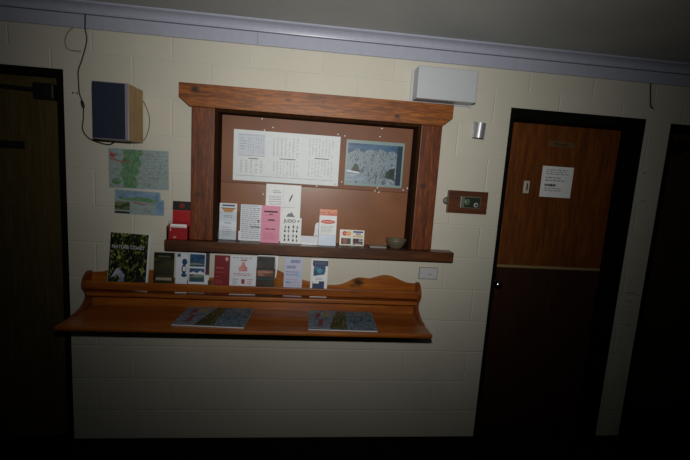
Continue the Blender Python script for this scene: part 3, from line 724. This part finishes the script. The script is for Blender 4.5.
bm = B(); box(bm, -.03, .03, -.0115, 0, .09, .18, .001); obj('wall_bracket', bm, BLACK, t)
bm = B(); tube(bm, smooth_path([(-.217,-.0205,2.377), (-.219,-.0205,2.33), (-.22,-.0195,2.308), (-.22,-.006,2.256), (-.243,-.006,2.166), (-.264,-.006,2.105), (-.265,-.006,2.05), (-.262,-.006,1.99), (-.247,-.007,1.945), (-.243,-.008,1.92), (-.245,-.007,1.864), (-.251,-.006,1.807), (-.227,-.006,1.767), (-.185,-.008,1.747), (-.12,-.012,1.735), (-.085,-.02,1.752)]), .0032)
c = obj('speaker_cable', bm, BLACK, smooth=True); tag(c, 'thin black cable hanging from the trim to the loudspeaker', 'cable')
bm = B(); tube(bm, [(-.253,-.0065,1.952), (-.25,-.0065,1.948), (-.245,-.008,1.93), (-.243,-.0085,1.92), (-.243,-.008,1.915)], [.004, .0075, .0085, .007, .004]); obj('cable_joiner', bm, BLACK, c, smooth=True)
bm = B(); tube(bm, smooth_path([(-.287,-.004,2.311), (-.31,-.004,2.288), (-.321,-.004,2.268), (-.326,-.004,2.233), (-.308,-.004,2.203), (-.25,-.004,2.2)]), .0018)
c = obj('bell_wire', bm, plain('dull tan wire', (92, 84, 62), .6), smooth=True); tag(c, 'thin tan wire curling on the wall left of the black cable', 'wire')
bm = B(); tube(bm, smooth_path([(.06,-.014,1.975), (.077,-.005,1.93), (.087,-.004,1.889), (.084,-.004,1.837), (.068,-.006,1.785), (.059,-.014,1.77)]), .002)
c = obj('thin_wire', bm, plain('dull brown wire', (80, 68, 50), .6), smooth=True); tag(c, 'thin brown wire looping beside the pale wood side of the loudspeaker', 'wire')
bm = B(); tube(bm, smooth_path([(2.953,-.0045,2.311), (2.964,-.0045,2.245), (2.973,-.0045,2.2), (2.98,-.0045,2.178), (2.997,-.0045,2.172)]), .004)
c = obj('short_cable', bm, BLACK, smooth=True); tag(c, 'short black cable end below the trim, above the gap between right doors', 'cable')
bm0 = B(); lathe(bm0, [(.0045, 0), (.0045, .0015), (.002, .003)], 12, 'y')
sc0 = obj('wall_screw', bm0, BLACK, loc=(-.296, -.0003, 1.989)); tag(sc0, 'small dark screw in the wall, left one of the pair beside the black cable', 'screw', 'screws beside the black cable')
sc1 = sc0.copy(); COL.objects.link(sc1); sc1.location = (-.276, -.0003, 1.99); sc1['label'] = 'small dark screw in the wall, right one touching the black cable'

# ------------------------------------------------------------------ white box heater above the beam
WB = plain('cool white enamel', (194, 197, 203), .45, 0, .01)
t = thing('wall_cabinet', 'white rectangular box cover on the wall above the right beam end', 'wall box', (1.672, -.0005, 2.0905))
bm = B()
box(bm, -.166, .166, -.118, -.016, 0, .17, .006, 3); obj('cover', bm, WB, t)
bm = B(); box(bm, -.176, .186, -.0155, 0, -.006, .172, .002); obj('back_plate', bm, WB, t)

# steel dispenser
t = thing('steel_holder', 'small shiny curved steel holder on the wall above the thermostat', 'holder', (1.920, -.0005, 1.912), (0, math.radians(3), 0))
bm = B(); box(bm, -.038, .038, -.003, 0, 0, .094, .001); obj('wall_plate', bm, STEEL, t)
bm = B()
pr = [(-.034, -.0035)] + [(.034*-math.cos(k/14*PI), -.0035-.036*math.sin(k/14*PI)) for k in range(1, 14)] + [(.034, -.0035)]
pin = [(x*.94, -.0035+(y+.0035)*.94) for x, y in pr]
prism(bm, pr+pin[::-1], 'z', .004, .09); obj('curved_shell', bm, plain('polished aluminium', (205, 205, 212), .38, .7, .02), t, smooth=False)

# thermostat on a timber plate
t = thing('thermostat', 'thermostat dial on a red brown timber plate left of the orange door', 'thermostat', (1.894, -.0005, 1.541), (0, math.radians(0), 0))
bm = B(); box(bm, -.122, .122, -.02, 0, -.066, .066, .003); obj('timber_plate', bm, wood('red brown plate timber', (58, 26, 8), (90, 43, 16), (116, 60, 24), 'x', rough=.5), t)
bm = B(); box(bm, -.05, .074, -.036, -.0205, -.034, .036, .003); cs = obj('case', bm, plain('grey green metal case', (112, 116, 100), .4, .3), t)
bm = B(); box(bm, -.03, .068, -.0375, -.0362, -.028, .03, .001); obj('face', bm, plain('dark green face', (44, 54, 42), .3), cs)
bm = B(); lathe(bm, [(.019, 0), (.019, .006), (.015, .009), (.004, .0095)], 28, 'y', (-.012, -.0376, .003)); obj('dial', bm, plain('greenish grey dial', (92, 104, 90), .35), cs, smooth=True)
bm = B(); lathe(bm, [(.014, 0), (.014, .004), (.008, .0045)], 24, 'y', (.044, -.0376, -.012)); sl = obj('bezel', bm, plain('light bezel', (170, 166, 166), .35), cs, smooth=True)
bm = B(); lathe(bm, [(.007, 0), (.006, .003)], 20, 'y', (.044, -.0422, -.012)); obj('button', bm, BLACK, cs, smooth=True)
bm = B(); lathe(bm, [(.02, 0), (.022, .004), (.018, .010), (.006, .012)], 24, 'y', (-.126, -.0005, .002)); obj('round_boss', bm, plain('grey metal', (110, 106, 98), .5, .3), t, smooth=True)

# switch plate
t = thing('socket_plate', 'flat white cover plate on the wall under the sill end', 'wall plate', (1.7, -.0005, 1.0985))
bm = B(); box(bm, -.058, .058, -.004, 0, -.037, .037, .001); obj('mounting_rim', bm, plain('grey plastic rim', (128, 128, 124), .5), t)
bm = B(); box(bm, -.054, .054, -.009, -.0042, -.033, .034, .002); obj('cover', bm, plain('white plastic plate', (200, 200, 202), .35), t)
bm = B(); box(bm, .0, .02, -.0096, -.0091, -.006, -.001); obj('small_mark', bm, INK, t)

# ------------------------------------------------------------------ light: the camera's flash above the lens, beam aimed at the hatch
def vec(yaw, pitch, roll):
    cy, sy, cp, sp = math.cos(yaw), math.sin(yaw), math.cos(pitch), math.sin(pitch)
    f = Vector((sy*cp, cy*cp, sp)); r = Vector((cy, -sy, 0)); u = r.cross(f)
    return r*math.cos(roll)+u*math.sin(roll), -r*math.sin(roll)+u*math.cos(roll), f
CP = Vector((.92366, -2.32984, 1.66277)); F = 405.0
r_, u_, f_ = vec(.108735, -.13799, .0645837)
cd = bpy.data.cameras.new('camera'); cam = bpy.data.objects.new('camera', cd); COL.objects.link(cam)
cam.matrix_world = Matrix(((r_.x, u_.x, -f_.x, CP.x), (r_.y, u_.y, -f_.y, CP.y), (r_.z, u_.z, -f_.z, CP.z), (0, 0, 0, 1)))
cd.sensor_width = 36; cd.lens = F*36/690; cd.clip_start = .05
S.camera = cam

L = bpy.data.lights.new('flash', 'SPOT'); L.energy = 137; L.spot_size = math.radians(150); L.spot_blend = .3
L.color = (1.0, .985, .93); L.shadow_soft_size = .02
lo = bpy.data.objects.new('flash', L); COL.objects.link(lo)
LP = Vector((.932, -2.30, 1.843)); TG = Vector((1.11, 0, 1.95))
lo.location = LP; lo.rotation_euler = (TG-LP).to_track_quat('-Z', 'Y').to_euler()
# beam profile of the flash head: exp(-(angle / .524)^2.6) about its axis
L.use_nodes = True; nt = L.node_tree; em = nt.nodes['Emission']
tc = N(nt, 'ShaderNodeTexCoord'); sx = N(nt, 'ShaderNodeSeparateXYZ'); nt.links.new(tc.outputs['Normal'], sx.inputs[0])
prev = sx.outputs['Z']
for op, val in (('ABSOLUTE', None), ('MINIMUM', 1.), ('ARCCOSINE', None), ('DIVIDE', .524), ('POWER', 2.6), ('MULTIPLY', -1.), ('EXPONENT', None)):
    k = N(nt, 'ShaderNodeMath', operation=op); nt.links.new(prev, k.inputs[0])
    if val is not None: k.inputs[1].default_value = val
    prev = k.outputs[0]
nt.links.new(prev, em.inputs['Strength'])

w = bpy.data.worlds.new('world'); S.world = w; w.use_nodes = True
bg = w.node_tree.nodes['Background']; bg.inputs['Color'].default_value = (.3, .8, .55, 1); bg.inputs['Strength'].default_value = .0035
S.view_settings.view_transform = 'Standard'; S.view_settings.look = 'None'; S.view_settings.gamma = 1
S.view_settings.use_curve_mapping = False; S.view_settings.exposure = 0
